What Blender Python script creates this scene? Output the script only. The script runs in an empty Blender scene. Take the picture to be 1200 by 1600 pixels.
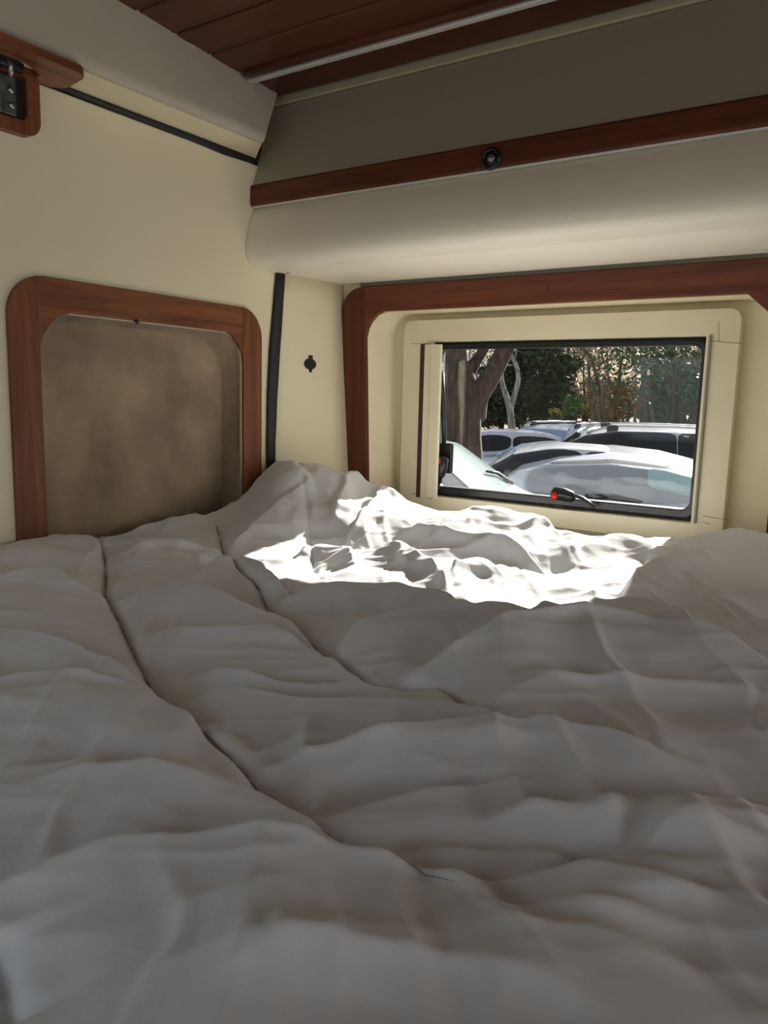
import bpy, bmesh, math, random
import numpy as np
from mathutils import Vector, Matrix, noise as mn
random.seed(7); RNG = np.random.RandomState(7)
C = bpy.context.scene.collection
R = math.radians

# ------------------------------------------------------------------ camera, sky, sun, exposure
F = 1206.0
CP = np.array([0.0, 0.0, 1.10])
_d = np.array([817, 160, F]); _d /= np.linalg.norm(_d)
_x = -np.array([-1825, 225, F]); _x /= np.linalg.norm(_x)
_x -= _d * (_x @ _d); _x /= np.linalg.norm(_x)
_z = np.cross(_d, _x); _z = _z if _z[1] > 0 else -_z
M = np.array([_x, _d, _z])                      # world = M @ (right, up, forward)
cam = bpy.data.cameras.new('camera'); co = bpy.data.objects.new('camera', cam); C.objects.link(co)
cam.sensor_fit = 'VERTICAL'; cam.sensor_height = 24; cam.lens = 24 * F / 1600; cam.clip_start = .02
mm = Matrix.Identity(4)
for r in range(3):
    mm[r][0] = M[r][0]; mm[r][1] = M[r][1]; mm[r][2] = -M[r][2]; mm[r][3] = CP[r]
co.matrix_world = mm
sc = bpy.context.scene; sc.camera = co
sc.view_settings.view_transform = 'Standard'; sc.view_settings.look = 'None'
sc.view_settings.gamma = 1; sc.view_settings.use_curve_mapping = False
sc.view_settings.exposure = 0.0
def ray(px, py): return M @ np.array([px - 600.0, 800.0 - py, F])
def on(px, py, ax, val):
    v = ray(px, py); return CP + v * ((val - CP[ax]) / v[ax])
def Pd(px, py, d): return CP + ray(px, py) * (d / F)      # point at depth d in front of the lens

W = bpy.data.worlds.new('sky'); sc.world = W; W.use_nodes = True
nt = W.node_tree; bg = nt.nodes['Background']
sky = nt.nodes.new('ShaderNodeTexSky'); sky.sky_type = 'NISHITA'; sky.sun_disc = False
sky.sun_elevation = R(24); sky.sun_rotation = R(0); sky.dust_density = 1.5; sky.air_density = 1.0
hz_ = nt.nodes.new('ShaderNodeMixRGB'); hz_.inputs[0].default_value = .75; hz_.inputs[2].default_value = (2.9, 2.95, 3.1, 1)   # thin even haze
nt.links.new(sky.outputs[0], hz_.inputs[1]); nt.links.new(hz_.outputs[0], bg.inputs[0]); bg.inputs[1].default_value = 0.21
sl = bpy.data.lights.new('sun', 'SUN'); sl.energy = 18.5; sl.angle = R(0.6); sl.color = (1, .96, .9)
so = bpy.data.objects.new('sun', sl); C.objects.link(so)
sd = Vector((-0.065, math.cos(R(24)), math.sin(R(24))))
so.rotation_euler = sd.to_track_quat('Z', 'Y').to_euler(); so.location = (0, 30, 20)
def area(name, loc, target, sx, sy, power, col):
    l = bpy.data.lights.new(name, 'AREA'); l.shape = 'RECTANGLE'; l.size = sx; l.size_y = sy; l.energy = power; l.color = col
    o = bpy.data.objects.new(name, l); C.objects.link(o); o.location = loc
    o.rotation_euler = (Vector(loc) - Vector(target)).to_track_quat('Z', 'Y').to_euler(); return o
area('daylight_side_window', (-.55, -.40, 1.12), (-.55, 1, .95), 1.0, .36, .60, (.62, .84, 1.0))
area('daylight_cab_windscreen', (2.72, .45, 1.15), (-1, .75, 1.15), 1.5, 1.0, 15.0, (.97, .98, 1.0))

# ------------------------------------------------------------------ helpers
def tag(o, label=None, cat=None, group=None, kind=None):
    if label: o['label'] = label
    if cat: o['category'] = cat
    if group: o['group'] = group
    if kind: o['kind'] = kind
    return o
def empty(name, loc=(0, 0, 0), rz=0):
    o = bpy.data.objects.new(name, None); C.objects.link(o); o.location = loc; o.rotation_euler.z = rz
    o.empty_display_size = .05; return o
def link(name, me, mat, parent=None, smooth=False):
    o = bpy.data.objects.new(name, me); C.objects.link(o)
    if mat is not None: me.materials.append(mat)
    if parent is not None: o.parent = parent
    if smooth: me.polygons.foreach_set('use_smooth', [True] * len(me.polygons))
    return o
def pyd(name, vs, fs, mat, parent=None, smooth=False):
    me = bpy.data.meshes.new(name); me.from_pydata([tuple(v) for v in vs], [], fs); me.update()
    return link(name, me, mat, parent, smooth)
def bobj(name, bm, mat, parent=None, smooth=False, bevel=0, seg=2):
    bmesh.ops.recalc_face_normals(bm, faces=bm.faces[:])
    me = bpy.data.meshes.new(name); bm.to_mesh(me); bm.free()
    o = link(name, me, mat, parent, smooth)
    if bevel:
        m = o.modifiers.new('bevel', 'BEVEL'); m.width = bevel; m.segments = seg; m.limit_method = 'ANGLE'; m.angle_limit = R(35)
        m.harden_normals = False
    return o
def add_box(bm, a, b):
    x0, y0, z0 = a; x1, y1, z1 = b
    v = [bm.verts.new(p) for p in ((x0,y0,z0),(x1,y0,z0),(x1,y1,z0),(x0,y1,z0),(x0,y0,z1),(x1,y0,z1),(x1,y1,z1),(x0,y1,z1))]
    for f in ((0,1,2,3),(4,5,6,7),(0,1,5,4),(1,2,6,5),(2,3,7,6),(3,0,4,7)): bm.faces.new([v[i] for i in f])
def box(name, a, b, mat, parent=None, bevel=0, seg=2):
    bm = bmesh.new(); add_box(bm, a, b); return bobj(name, bm, mat, parent, bevel=bevel, seg=seg)
def add_tube(bm, pts, rad, n=8, cap=True, flat=1.0):
    pts = [Vector(p) for p in pts]; rings = []
    rads = rad if hasattr(rad, '__len__') else [rad] * len(pts)
    ref = Vector((0, 0, 1))
    for i, p in enumerate(pts):
        t = (pts[min(i+1, len(pts)-1)] - pts[max(i-1, 0)]).normalized()
        if abs(t.dot(ref)) > .93: ref = Vector((1, 0, 0)) if abs(t.x) < .9 else Vector((0, 1, 0))
        a = t.cross(ref).normalized(); b = t.cross(a).normalized()
        rings.append([bm.verts.new(p + a * math.cos(2*math.pi*k/n) * rads[i] + b * math.sin(2*math.pi*k/n) * rads[i] * flat) for k in range(n)])
    for i in range(len(rings) - 1):
        for k in range(n): bm.faces.new((rings[i][k], rings[i][(k+1) % n], rings[i+1][(k+1) % n], rings[i+1][k]))
    if cap: bm.faces.new(rings[0][::-1]); bm.faces.new(rings[-1])
def tube(name, pts, rad, mat, parent=None, n=8, flat=1.0, smooth=True):
    bm = bmesh.new(); add_tube(bm, pts, rad, n, True, flat); return bobj(name, bm, mat, parent, smooth)
def add_cyl(bm, c, axis, r, h, n=24, r2=None):
    c = Vector(c); axis = Vector(axis).normalized()
    add_tube(bm, [c, c + axis * h], [r, r if r2 is None else r2], n)
def rrect(x0, x1, z0, z1, r, n=8, chamfer=False):
    """corner radii r = (bl, br, tr, tl); counter-clockwise points"""
    if not hasattr(r, '__len__'): r = (r,) * 4
    out = []
    for (cx, cz, a0, rr) in ((x0+r[0], z0+r[0], 180, r[0]), (x1-r[1], z0+r[1], 270, r[1]), (x1-r[2], z1-r[2], 0, r[2]), (x0+r[3], z1-r[3], 90, r[3])):
        for k in range(n + 1):
            a = R(a0 + 90 * k / n); out.append((cx + rr * math.cos(a), cz + rr * math.sin(a)))
    return out
def holed(name, outer, inner, fn, thick, mat, parent=None, bevel=0, smooth=False):
    """plate with hole(s); fn(u, v, t) maps to 3-D, t = 0 front .. 1 back"""
    bm = bmesh.new(); loops = []
    holes = [] if inner is None else (inner if isinstance(inner[0], list) else [inner])
    es = []
    for lp in [outer] + holes:
        vs = [bm.verts.new(fn(u, v, 0)) for u, v in lp]; loops.append(vs)
        es += [bm.edges.new((vs[i], vs[(i+1) % len(vs)])) for i in range(len(vs))]
    bmesh.ops.triangle_fill(bm, use_beauty=True, use_dissolve=False, edges=es)
    front = bm.faces[:]
    def _ar(lp): return abs(sum(lp[i][0]*lp[(i+1) % len(lp)][1] - lp[(i+1) % len(lp)][0]*lp[i][1] for i in range(len(lp)))) / 2
    _a = sum(f.calc_area() for f in front); _e = _ar(outer) - sum(_ar(h) for h in holes)
    if abs(_a - _e) > .02 * _e: print('HOLED', name, _a, _e)
    if thick:
        bv = {}
        for lp, vs in zip([outer] + holes, loops):
            for (u, v), w in zip(lp, vs): bv[w] = bm.verts.new(fn(u, v, 1))
        for f in front: bm.faces.new([bv[v] for v in reversed(f.verts[:])])
        for vs in loops:
            for i in range(len(vs)):
                a, b = vs[i], vs[(i+1) % len(vs)]; bm.faces.new((a, b, bv[b], bv[a]))
    return bobj(name, bm, mat, parent, smooth, bevel)
def loft(name, rings, mat, parent=None, smooth=True, closed=True, caps=False):
    bm = bmesh.new(); rv = [[bm.verts.new(p) for p in r] for r in rings]; n = len(rings[0])
    for i in range(len(rv) - 1):
        for k in range(n if closed else n - 1):
            bm.faces.new((rv[i][k], rv[i][(k+1) % n], rv[i+1][(k+1) % n], rv[i+1][k]))
    if caps:
        bm.faces.new(rv[0]); bm.faces.new(rv[-1])
    return bobj(name, bm, mat, parent, smooth)

# ------------------------------------------------------------------ materials
def mat(name, col, rough=.5, metal=0, bump=0, bscale=40, var=0, vscale=6, coat=0, stretch=(1,1,1), sheen=0, spec=.5):
    m = bpy.data.materials.new(name); m.use_nodes = True; t = m.node_tree; b = t.nodes['Principled BSDF']
    b.inputs['Base Color'].default_value = (*col, 1); b.inputs['Roughness'].default_value = rough
    b.inputs['Metallic'].default_value = metal; b.inputs['Coat Weight'].default_value = coat
    b.inputs['Sheen Weight'].default_value = sheen; b.inputs['Specular IOR Level'].default_value = spec
    tc = t.nodes.new('ShaderNodeTexCoord'); mp = t.nodes.new('ShaderNodeMapping'); mp.inputs['Scale'].default_value = stretch
    t.links.new(tc.outputs['Object'], mp.inputs[0])
    if var:
        n = t.nodes.new('ShaderNodeTexNoise'); n.inputs['Scale'].default_value = vscale; n.inputs['Detail'].default_value = 6
        cr = t.nodes.new('ShaderNodeValToRGB'); cr.color_ramp.elements[0].position = .3; cr.color_ramp.elements[1].position = .7
        cr.color_ramp.elements[0].color = (*[c * (1 - var) for c in col], 1); cr.color_ramp.elements[1].color = (*[min(1, c * (1 + var)) for c in col], 1)
        t.links.new(mp.outputs[0], n.inputs['Vector']); t.links.new(n.outputs['Fac'], cr.inputs[0]); t.links.new(cr.outputs[0], b.inputs['Base Color'])
    if bump:
        n2 = t.nodes.new('ShaderNodeTexNoise'); n2.inputs['Scale'].default_value = bscale; n2.inputs['Detail'].default_value = 5
        bp = t.nodes.new('ShaderNodeBump'); bp.inputs['Strength'].default_value = bump; bp.inputs['Distance'].default_value = .01
        t.links.new(mp.outputs[0], n2.inputs['Vector']); t.links.new(n2.outputs['Fac'], bp.inputs['Height']); t.links.new(bp.outputs[0], b.inputs['Normal'])
    return m
def wood(name, dark, light, axis):
    m = bpy.data.materials.new(name); m.use_nodes = True; t = m.node_tree; b = t.nodes['Principled BSDF']
    tc = t.nodes.new('ShaderNodeTexCoord'); mp = t.nodes.new('ShaderNodeMapping')
    s = [26, 26, 26]; s[axis] = 1.6; mp.inputs['Scale'].default_value = s
    n = t.nodes.new('ShaderNodeTexNoise'); n.inputs['Scale'].default_value = 2.2; n.inputs['Detail'].default_value = 8; n.inputs['Distortion'].default_value = .6
    n2 = t.nodes.new('ShaderNodeTexNoise'); n2.inputs['Scale'].default_value = 12; n2.inputs['Detail'].default_value = 4
    mx = t.nodes.new('ShaderNodeMath'); mx.operation = 'MULTIPLY_ADD'; mx.inputs[1].default_value = .35
    cr = t.nodes.new('ShaderNodeValToRGB'); e = cr.color_ramp.elements
    e[0].position = .35; e[0].color = (*dark, 1); e[1].position = .95; e[1].color = (*light, 1)
    t.links.new(tc.outputs['Object'], mp.inputs[0]); t.links.new(mp.outputs[0], n.inputs['Vector']); t.links.new(mp.outputs[0], n2.inputs['Vector'])
    t.links.new(n2.outputs['Fac'], mx.inputs[0]); t.links.new(n.outputs['Fac'], mx.inputs[2]); t.links.new(mx.outputs[0], cr.inputs[0])
    t.links.new(cr.outputs[0], b.inputs['Base Color'])
    bp = t.nodes.new('ShaderNodeBump'); bp.inputs['Strength'].default_value = .12; bp.inputs['Distance'].default_value = .002
    t.links.new(mx.outputs[0], bp.inputs['Height']); t.links.new(bp.outputs[0], b.inputs['Normal'])
    b.inputs['Roughness'].default_value = .38; b.inputs['Specular IOR Level'].default_value = .35
    return m
def glass(name, tint, gloss=.08, rough=.0):
    m = bpy.data.materials.new(name); m.use_nodes = True; t = m.node_tree; t.nodes.remove(t.nodes['Principled BSDF'])
    tr = t.nodes.new('ShaderNodeBsdfTransparent'); tr.inputs[0].default_value = (*tint, 1)
    gl = t.nodes.new('ShaderNodeBsdfGlossy'); gl.inputs['Roughness'].default_value = rough
    fr = t.nodes.new('ShaderNodeFresnel'); fr.inputs[0].default_value = 1.35
    mx = t.nodes.new('ShaderNodeMixShader')
    ml = t.nodes.new('ShaderNodeMath'); ml.operation = 'MULTIPLY'; ml.inputs[1].default_value = gloss / .04
    t.links.new(fr.outputs[0], ml.inputs[0]); ml.use_clamp = True
    t.links.new(ml.outputs[0], mx.inputs[0]); t.links.new(tr.outputs[0], mx.inputs[1]); t.links.new(gl.outputs[0], mx.inputs[2])
    t.links.new(mx.outputs[0], t.nodes['Material Output'].inputs[0]); return m

CREAM = mat('cream_vinyl', (.84, .755, .53), .45, bump=.12, bscale=300, var=.03, vscale=3)
CREAM2 = mat('cream_padded_vinyl', (.92, .86, .71), .42, bump=.06, bscale=260, var=.03)
PLASTIC = mat('cream_plastic', (.80, .72, .52), .35, var=.03, vscale=8)
GREIGE = mat('greige_laminate', (.42, .375, .29), .5, bump=.05, bscale=200, var=.04, vscale=2)
HEADER = mat('beige_lining', (.52, .46, .37), .6, bump=.15, bscale=350, var=.04)
SUEDE = mat('bronze_suede', (.34, .25, .16), .85, bump=.25, bscale=60, var=.34, vscale=9, sheen=.2)
PIPE = mat('beige_piping', (.50, .42, .29), .6)
DWOOD, LWOOD = (.050, .012, .006), (.19, .052, .022)
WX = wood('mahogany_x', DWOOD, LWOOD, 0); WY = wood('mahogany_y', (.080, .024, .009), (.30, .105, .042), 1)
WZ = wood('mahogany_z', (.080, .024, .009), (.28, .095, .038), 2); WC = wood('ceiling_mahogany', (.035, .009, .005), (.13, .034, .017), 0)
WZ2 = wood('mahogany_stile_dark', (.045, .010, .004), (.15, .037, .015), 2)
BLACK = mat('black_rubber', (.012, .012, .013), .55, bump=.1, bscale=200)
BLACKP = mat('black_plastic', (.014, .014, .015), .3)
DARKGAP = mat('dark_slot', (.06, .028, .024), .6)
RED = mat('red_plastic', (.55, .02, .015), .35)
CHROME = mat('dull_steel', (.42, .42, .40), .35, metal=1)
ALU = mat('aluminium_strip', (.72, .70, .66), .4, metal=.35)
PANE = glass('smoked_acrylic_pane', (.90, .905, .90), .045)

# ------------------------------------------------------------------ van shell
XL = -1.143
def S(name, o): o.name = name; o['kind'] = 'structure'; return o
YW = 1.5
def lw(dx):      # left wall map (Y, z)
    return lambda u, v, t: (XL + dx - t * .012, u, v)
fr_in = rrect(.722, 1.172, .60, 1.221, (.01, .01, .055, .05), 6)
door_lining = holed('wall_left', [(-.45, .0), (1.262, .0), (1.258, .90), (1.266, 1.10), (1.282, 1.30), (1.30, 1.42), (1.30, 1.557), (-.45, 1.557)], fr_in, lw(0), 1, CREAM, bevel=.002)
S('wall_left', door_lining)
bk = rrect(.728, 1.166, .62, 1.212, (.02, .02, .085, .085), 8)
n_in = rrect(.722, 1.172, .60, 1.221, (.01, .01, .055, .05), 8)
rec = bmesh.new()
rings = [[(XL - .004, u, v) for u, v in n_in], [(XL - .05, u, v) for u, v in bk], [(XL - .058, .5*(u+.947)-.5*.947+.5*.947, v) for u, v in bk]]
rv = [[rec.verts.new(p) for p in r] for r in rings[:2]]
for k in range(len(n_in)): rec.faces.new((rv[0][k], rv[0][(k+1) % len(n_in)], rv[1][(k+1) % len(n_in)], rv[1][k]))
rec.faces.new(rv[1])
p = bobj('recess_panel', rec, SUEDE, door_lining); p['label'] = 'mottled bronze-brown suede recess panel'
pp = [(XL + .004, u, v) for u, v in n_in if v > .7]
_q = rrect(.723, 1.171, .60, 1.220, (.01, .01, .055, .05), 8)[18:]
tb = tube('piping', [(XL+.001, 1.171, .62)] + [(XL + .001, u, v) for u, v in _q] + [(XL+.001, .723, .64)], .0022, PIPE, door_lining, 6)
tube('snap_tab', [(XL + .008, .905, 1.222), (XL + .009, .91, 1.217)], .003, BLACKP, door_lining)
# outer skins
S('wall_rear', box('wall_rear', (-1.30, -.62, -.05), (-1.215, 1.74, 1.85), CREAM))
S('wall_right', holed('wall_right', [(-1.22, .0), (2.95, .0), (2.95, 1.72), (-1.22, 1.72)], [rrect(-1.08, -.02, .93, 1.31, .04)], lambda u, v, t: (u, -.36 - .08 * t, v), 1, CREAM))
S('floor', box('floor', (-1.30, -.45, -.05), (3.0, 1.74, 0), mat('grey_lino', (.16, .15, .14), .5, var=.15)))
S('wall_front', holed('wall_front', [(-.44, .0), (1.70, .0), (1.70, 1.72), (-.44, 1.72)], [rrect(-.25, 1.35, .8, 1.6, .08)], lambda u, v, t: (2.75 + .06 * t, u, v), 1, CREAM))
S('roof', box('roof', (-1.30, -.62, 1.78), (3.0, 1.74, 1.85), PLASTIC))

# pillar panel between the rear door and the window wall
pil = empty('pillar'); S('trim_1', pil)
def bil(a, b, c, d, u, v): return tuple((1-u)*(1-v)*np.array(a) + u*(1-v)*np.array(b) + u*v*np.array(c) + (1-u)*v*np.array(d))
st = (XL-.003, 1.262, .90); sb0 = (XL-.003, 1.262, .45)
pv, pf = [], []
prof = [(0, .45), (.0, .9), (.15, 1.1), (.5, 1.3), (1, 1.372)]
NU = 5
for j, z in enumerate((.45, .70, .90, 1.0, 1.1, 1.2, 1.3, 1.372)):
    yl = np.interp(z, [.45, .93, 1.18, 1.372], [1.252, 1.252, 1.262, 1.285])
    xr = np.interp(z, [.45, .875, 1.372], [-1.07, -1.104, XL])
    for i in range(NU):
        s_ = i / (NU - 1); pv.append((XL * (1 - s_) + xr * s_ + .0, yl * (1 - s_) + 1.503 * s_, z))
for j in range(7):
    for i in range(NU - 1): k = j * NU + i; pf.append((k, k+1, k+NU+1, k+NU))
o = pyd('pillar_panel', pv, pf, CREAM, pil, True)
m = o.modifiers.new('s', 'SOLIDIFY'); m.thickness = .008; m.offset = 1
tube('seam', [on(530.5, 445, 1, 1.499), on(534, 530, 1, 1.499), on(540, 640, 1, 1.499), on(546, 775, 1, 1.499), on(549, 830, 1, 1.499)], .0012, mat('dark_seam', (.10, .085, .06), .7), pil, 5)

# black seal strips
def band(name, L, Rr, h0, mat_, parent=None):
    """a rubber lip: left and right edges given as 3-D points, bulging out"""
    vs, fs = [], []; n = 6
    for a, b in zip(L, Rr):
        a = np.array(a, float); b = np.array(b, float)
        for k in range(n + 1):
            q = a + (b - a) * k / n; q = q + np.array(h0) * math.sin(math.pi * k / n); vs.append(q)
        
    for i in range(len(L) - 1):
        for k in range(n): q = i * (n + 1) + k; fs.append((q, q+1, q+n+2, q+n+1))
    o = pyd(name, vs, fs, mat_, parent, True); m = o.modifiers.new('s', 'SOLIDIFY'); m.thickness = .004; m.offset = -1; return o
Lx = [(431, 424), (427, 470), (420, 552), (417, 620), (416, 692), (416, 760)]
Rx = [(444, 424), (441.5, 470), (437, 552), (433, 620), (429.5, 692), (429, 760)]
o = band('door_seal', [on(a, b, 0, XL + .001) for a, b in Lx], [on(a, b, 0, XL + .001) for a, b in Rx], (.006, 0, 0), BLACK)
tag(o, 'black rubber seal running down between the rear door and the cream pillar', 'seal')
Lu = [(-60, 73), (60, 120), (100, 133), (200, 171), (300, 207), (350, 224), (385, 236), (400, 243)]
Ru = [(-60, 82), (60, 130), (100, 143), (200, 183), (300, 221), (350, 242), (385, 253), (400, 254)]
o = band('door_seal', [on(a, b, 0, XL + .001) for a, b in Lu], [on(a, b, 0, XL + .001) for a, b in Ru], (.006, 0, 0), BLACK)
tag(o, 'long black rubber seal slanting along the top edge of the rear door', 'seal')
o = tube('corner_clip', [on(443, 424, 2, 1.357), on(449, 426, 2, 1.356), on(459, 424, 2, 1.357)], [.003, .005, .002], BLACK, flat=.5)
tag(o, 'small black clip in the corner at the upper end of the vertical seal', 'clip')

# header over the rear door
def hring(y, k):       # k = 0 square section, 1 slanted end section
    xt = np.interp(y, [.3, .83, 1.27], [-1.055, -1.066, -1.128])
    return [(XL-.03, y + .055*k, 1.557), (XL, y + .055*k, 1.567), (-1.072, y, 1.571), (-1.066, y, 1.574), (-1.062, y, 1.580), (-1.062, y + .003*k, 1.590), (np.interp(y + .11*k, [.3, .83, 1.27], [-1.055, -1.066, -1.125]), y + .11*k, 1.72), (XL-.03, y + .12*k, 1.72)]
rings = [hring(y, k) for y, k in ((-.4, 0), (0, 0), (.3, 0), (.45, .05), (.6, .15), (.75, .3), (.85, .45), (.95, .6), (1.05, .8), (1.156, 1))]
hd = loft('header', rings, HEADER, None, True, True, True); S('trim_2', hd)
hd.modifiers.new('edges', 'EDGE_SPLIT').split_angle = R(40)
hb = bmesh.new()
hp = [hb.verts.new(p) for p in ((XL, -.4, 1.5665), (-1.072, -.4, 1.5705), (-1.072, 1.155, 1.5705), (XL, 1.215, 1.5665))]
hb.faces.new(hp); ob = bobj('soffit_lining', hb, CREAM, hd)

# ceiling with planks
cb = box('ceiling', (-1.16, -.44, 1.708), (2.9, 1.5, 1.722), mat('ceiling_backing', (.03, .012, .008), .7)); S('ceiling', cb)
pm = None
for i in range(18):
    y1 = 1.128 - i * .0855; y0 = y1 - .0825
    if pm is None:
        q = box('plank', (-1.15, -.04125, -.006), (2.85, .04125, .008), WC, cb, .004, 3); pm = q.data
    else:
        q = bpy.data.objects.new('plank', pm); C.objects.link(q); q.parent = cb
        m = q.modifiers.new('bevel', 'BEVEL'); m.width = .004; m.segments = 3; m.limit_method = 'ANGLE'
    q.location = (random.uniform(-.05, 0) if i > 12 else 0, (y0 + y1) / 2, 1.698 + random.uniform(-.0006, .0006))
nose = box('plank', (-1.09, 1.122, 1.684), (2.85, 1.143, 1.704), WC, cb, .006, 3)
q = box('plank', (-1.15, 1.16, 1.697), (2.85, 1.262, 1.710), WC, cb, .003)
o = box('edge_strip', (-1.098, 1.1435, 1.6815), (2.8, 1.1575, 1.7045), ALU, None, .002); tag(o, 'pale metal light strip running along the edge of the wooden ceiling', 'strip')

# ------------------------------------------------------------------ overhead cabinet and padded bulkhead
cab = empty('overhead_cabinet', (-.3, 1.4, 1.47)); tag(cab, 'long overhead locker with a greige flap and mahogany bottom rail', 'cabinet')
def par(o): o.parent = cab; o.location = (.3, -1.4, -1.47); return o
X0, X1 = -1.146, 1.2
def prism(name, prof, x0, x1, mat_, bevel=0, smooth=False, closed=True):
    rr = [[(x0, y, z) for y, z in prof], [(x1, y, z) for y, z in prof]]
    o = loft(name, rr, mat_, None, smooth, closed, closed)
    if bevel:
        m = o.modifiers.new('bevel', 'BEVEL'); m.width = bevel; m.segments = 3; m.limit_method = 'ANGLE'; m.angle_limit = R(35)
    return o
par(prism('carcass', [(1.30, 1.70), (1.50, 1.70), (1.50, 1.37), (1.24, 1.37), (1.245, 1.47)], X0 + .004, X1, GREIGE))
par(prism('top_rail', [(1.262, 1.6835), (1.274, 1.708), (1.31, 1.708), (1.31, 1.68)], X0 - .01, X1, CREAM))
par(prism('flap', [(1.205, 1.509), (1.2665, 1.680), (1.282, 1.675), (1.221, 1.504)], X0, X1, GREIGE, .002))
par(prism('rail', [(1.200, 1.511), (1.2035, 1.516), (1.222, 1.512), (1.226, 1.472), (1.206, 1.4715), (1.199, 1.476)], X0 + .002, X1, WX, .003))
par(prism('edge_trim', [(1.2045, 1.4705), (1.203, 1.4735), (1.224, 1.474), (1.2255, 1.4705)], X0 + .006, X1, ALU))
lp = on(768, 248, 1, 1.199)
bm = bmesh.new()
add_cyl(bm, (lp[0], 1.2005, lp[2]), (0, -1, .1), .0185, .004, 28, .0175); add_tube(bm, [(lp[0] + .0142*math.cos(a), 1.196, lp[2] + .0142*math.sin(a)) for a in np.linspace(0, 2*math.pi, 25)], .003, 8, False)
lk = par(bobj('push_lock', bm, BLACKP, None, True))
bm = bmesh.new(); add_cyl(bm, (lp[0]+.001, 1.197, lp[2]), (0, -1, .1), .0068, .0035, 20, .006); o = bobj('button', bm, CHROME, lk, True)
# bulkhead
prof = [(1.232, 1.475), (1.216, 1.470), (1.206, 1.455), (1.198, 1.430), (1.191, 1.405), (1.189, 1.388), (1.192, 1.374), (1.200, 1.364), (1.214, 1.3588), (1.250, 1.3572), (1.2525, 1.3592), (1.2535, 1.3592), (1.256, 1.3572), (1.38, 1.359), (1.44, 1.3605), (1.505, 1.362)]
xs = [X0 + .012, X0 + .004, X0 + .001]; rr = []
bk_ = prism('bulkhead', prof, XL + .001, X1, CREAM2, 0, True, False)
m = bk_.modifiers.new('s', 'SOLIDIFY'); m.thickness = .006; m.offset = 0; m.use_rim = False
bk_.modifiers.new('e', 'EDGE_SPLIT').split_angle = R(40)
S('trim_3', bk_)
tube('seam', [(XL + .004, 1.253, 1.3580), (X1, 1.253, 1.3580)], .0008, mat('grey_seam', (.30, .27, .22), .7), bk_, 5)
S('trim_4', box('trim_4', (XL - .01, 1.24, 1.375), (X1, 1.50, 1.385), CREAM))

# ------------------------------------------------------------------ window wall
def leanx(u, v):        # the left side of the frame leans inwards towards the bed
    return u + max(0, 1.30 - v) * .052 * max(0, min(1, (-.9 - u) / .2))
def ww(y0, th): return lambda u, v, t: (leanx(u, v), y0 + th * t, v)
op = rrect(-1.066, -.184, .775, 1.296, (.03, .03, .055, .055), 8)
wl = holed('wall_back', [(-1.146, .3), (2.9, .3), (2.9, 1.372), (-1.146, 1.372)], op, ww(YW + .006, .012), 1, CREAM); S('wall_back', wl)
# recess sides and back
rec0 = [(leanx(u, v), YW + .008, v) for u, v in op]
op2 = rrect(-1.045, -.195, .79, 1.292, (.03, .03, .06, .06), 8)
rec1 = [(leanx(u, v), 1.595, v) for u, v in op2]
loft('recess_side', [rec0, [(a[0]*.3 + b[0]*.7, 1.575, a[2]*.3 + b[2]*.7) for a, b in zip(rec0, rec1)], rec1], CREAM, wl)
holed('recess_back', op2, rrect(-.94, -.312, .855, 1.236, .02), ww(1.595, .02), 1, CREAM, wl)
holed('outer_skin', [(-1.22, -.05), (2.9, -.05), (2.9, 1.80), (-1.22, 1.80)], rrect(-.962, -.290, .836, 1.256, .02), lambda u, v, t: (u, 1.63 + .05 * t, v), 1, PLASTIC, wl)
# mahogany surround
sur = empty('window_surround', (-.62, 1.5, 1.3)); tag(sur, 'mahogany surround around the side window recess', 'frame')
def parS(o, e, loc): o.parent = e; o.location = tuple(-c for c in loc); return o
sl_ = (-.62, 1.5, 1.3)
fo = rrect(-1.126, -.124, .70, 1.349, (.02, .02, .07, .07), 10)
def arc(cx, cz, r, a0, a1, n=10): return [(cx + r*math.cos(R(a0 + (a1-a0)*k/n)), cz + r*math.sin(R(a0 + (a1-a0)*k/n))) for k in range(n+1)]
ZT, ZI, XO, XI = 1.349, 1.292, -1.128, -1.066
stile = [(XO, .72), (XI, .72)] + [(XI, 1.345)] + arc(XO + .062, ZT - .062, .062, 88, 180)
stile = [(XO, .72), (XI, .72), (XI, ZT)] + arc(XO + .055, ZT - .055, .055, 90, 180)
def fset(pts, m_, nm): return parS(holed(nm, pts, None, ww(YW - .008, .014), 1, m_, None, .0025), sur, sl_)
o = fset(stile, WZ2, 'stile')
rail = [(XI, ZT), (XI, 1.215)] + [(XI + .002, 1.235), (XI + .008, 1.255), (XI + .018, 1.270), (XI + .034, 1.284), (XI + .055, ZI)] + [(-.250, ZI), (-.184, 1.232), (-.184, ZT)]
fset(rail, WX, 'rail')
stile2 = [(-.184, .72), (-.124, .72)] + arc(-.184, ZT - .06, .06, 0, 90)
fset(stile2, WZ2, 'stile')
sp_ = on(856, 451, 1, YW - .009)
bm = bmesh.new(); add_cyl(bm, (sp_[0], YW - .008, sp_[2]), (0, -1, 0), .0048, .0012, 16); parS(bobj('screw_cap', bm, mat('brown_cap', (.05, .018, .012), .5)), sur, sl_)
o = prism('gasket', [(1.4975, 1.3505), (1.498, 1.3600), (1.506, 1.3600), (1.506, 1.3505)], -1.08, X1, mat('grey_gasket', (.16, .15, .11), .8)); tag(o, 'thin grey gasket line above the mahogany window surround', 'gasket')

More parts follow.
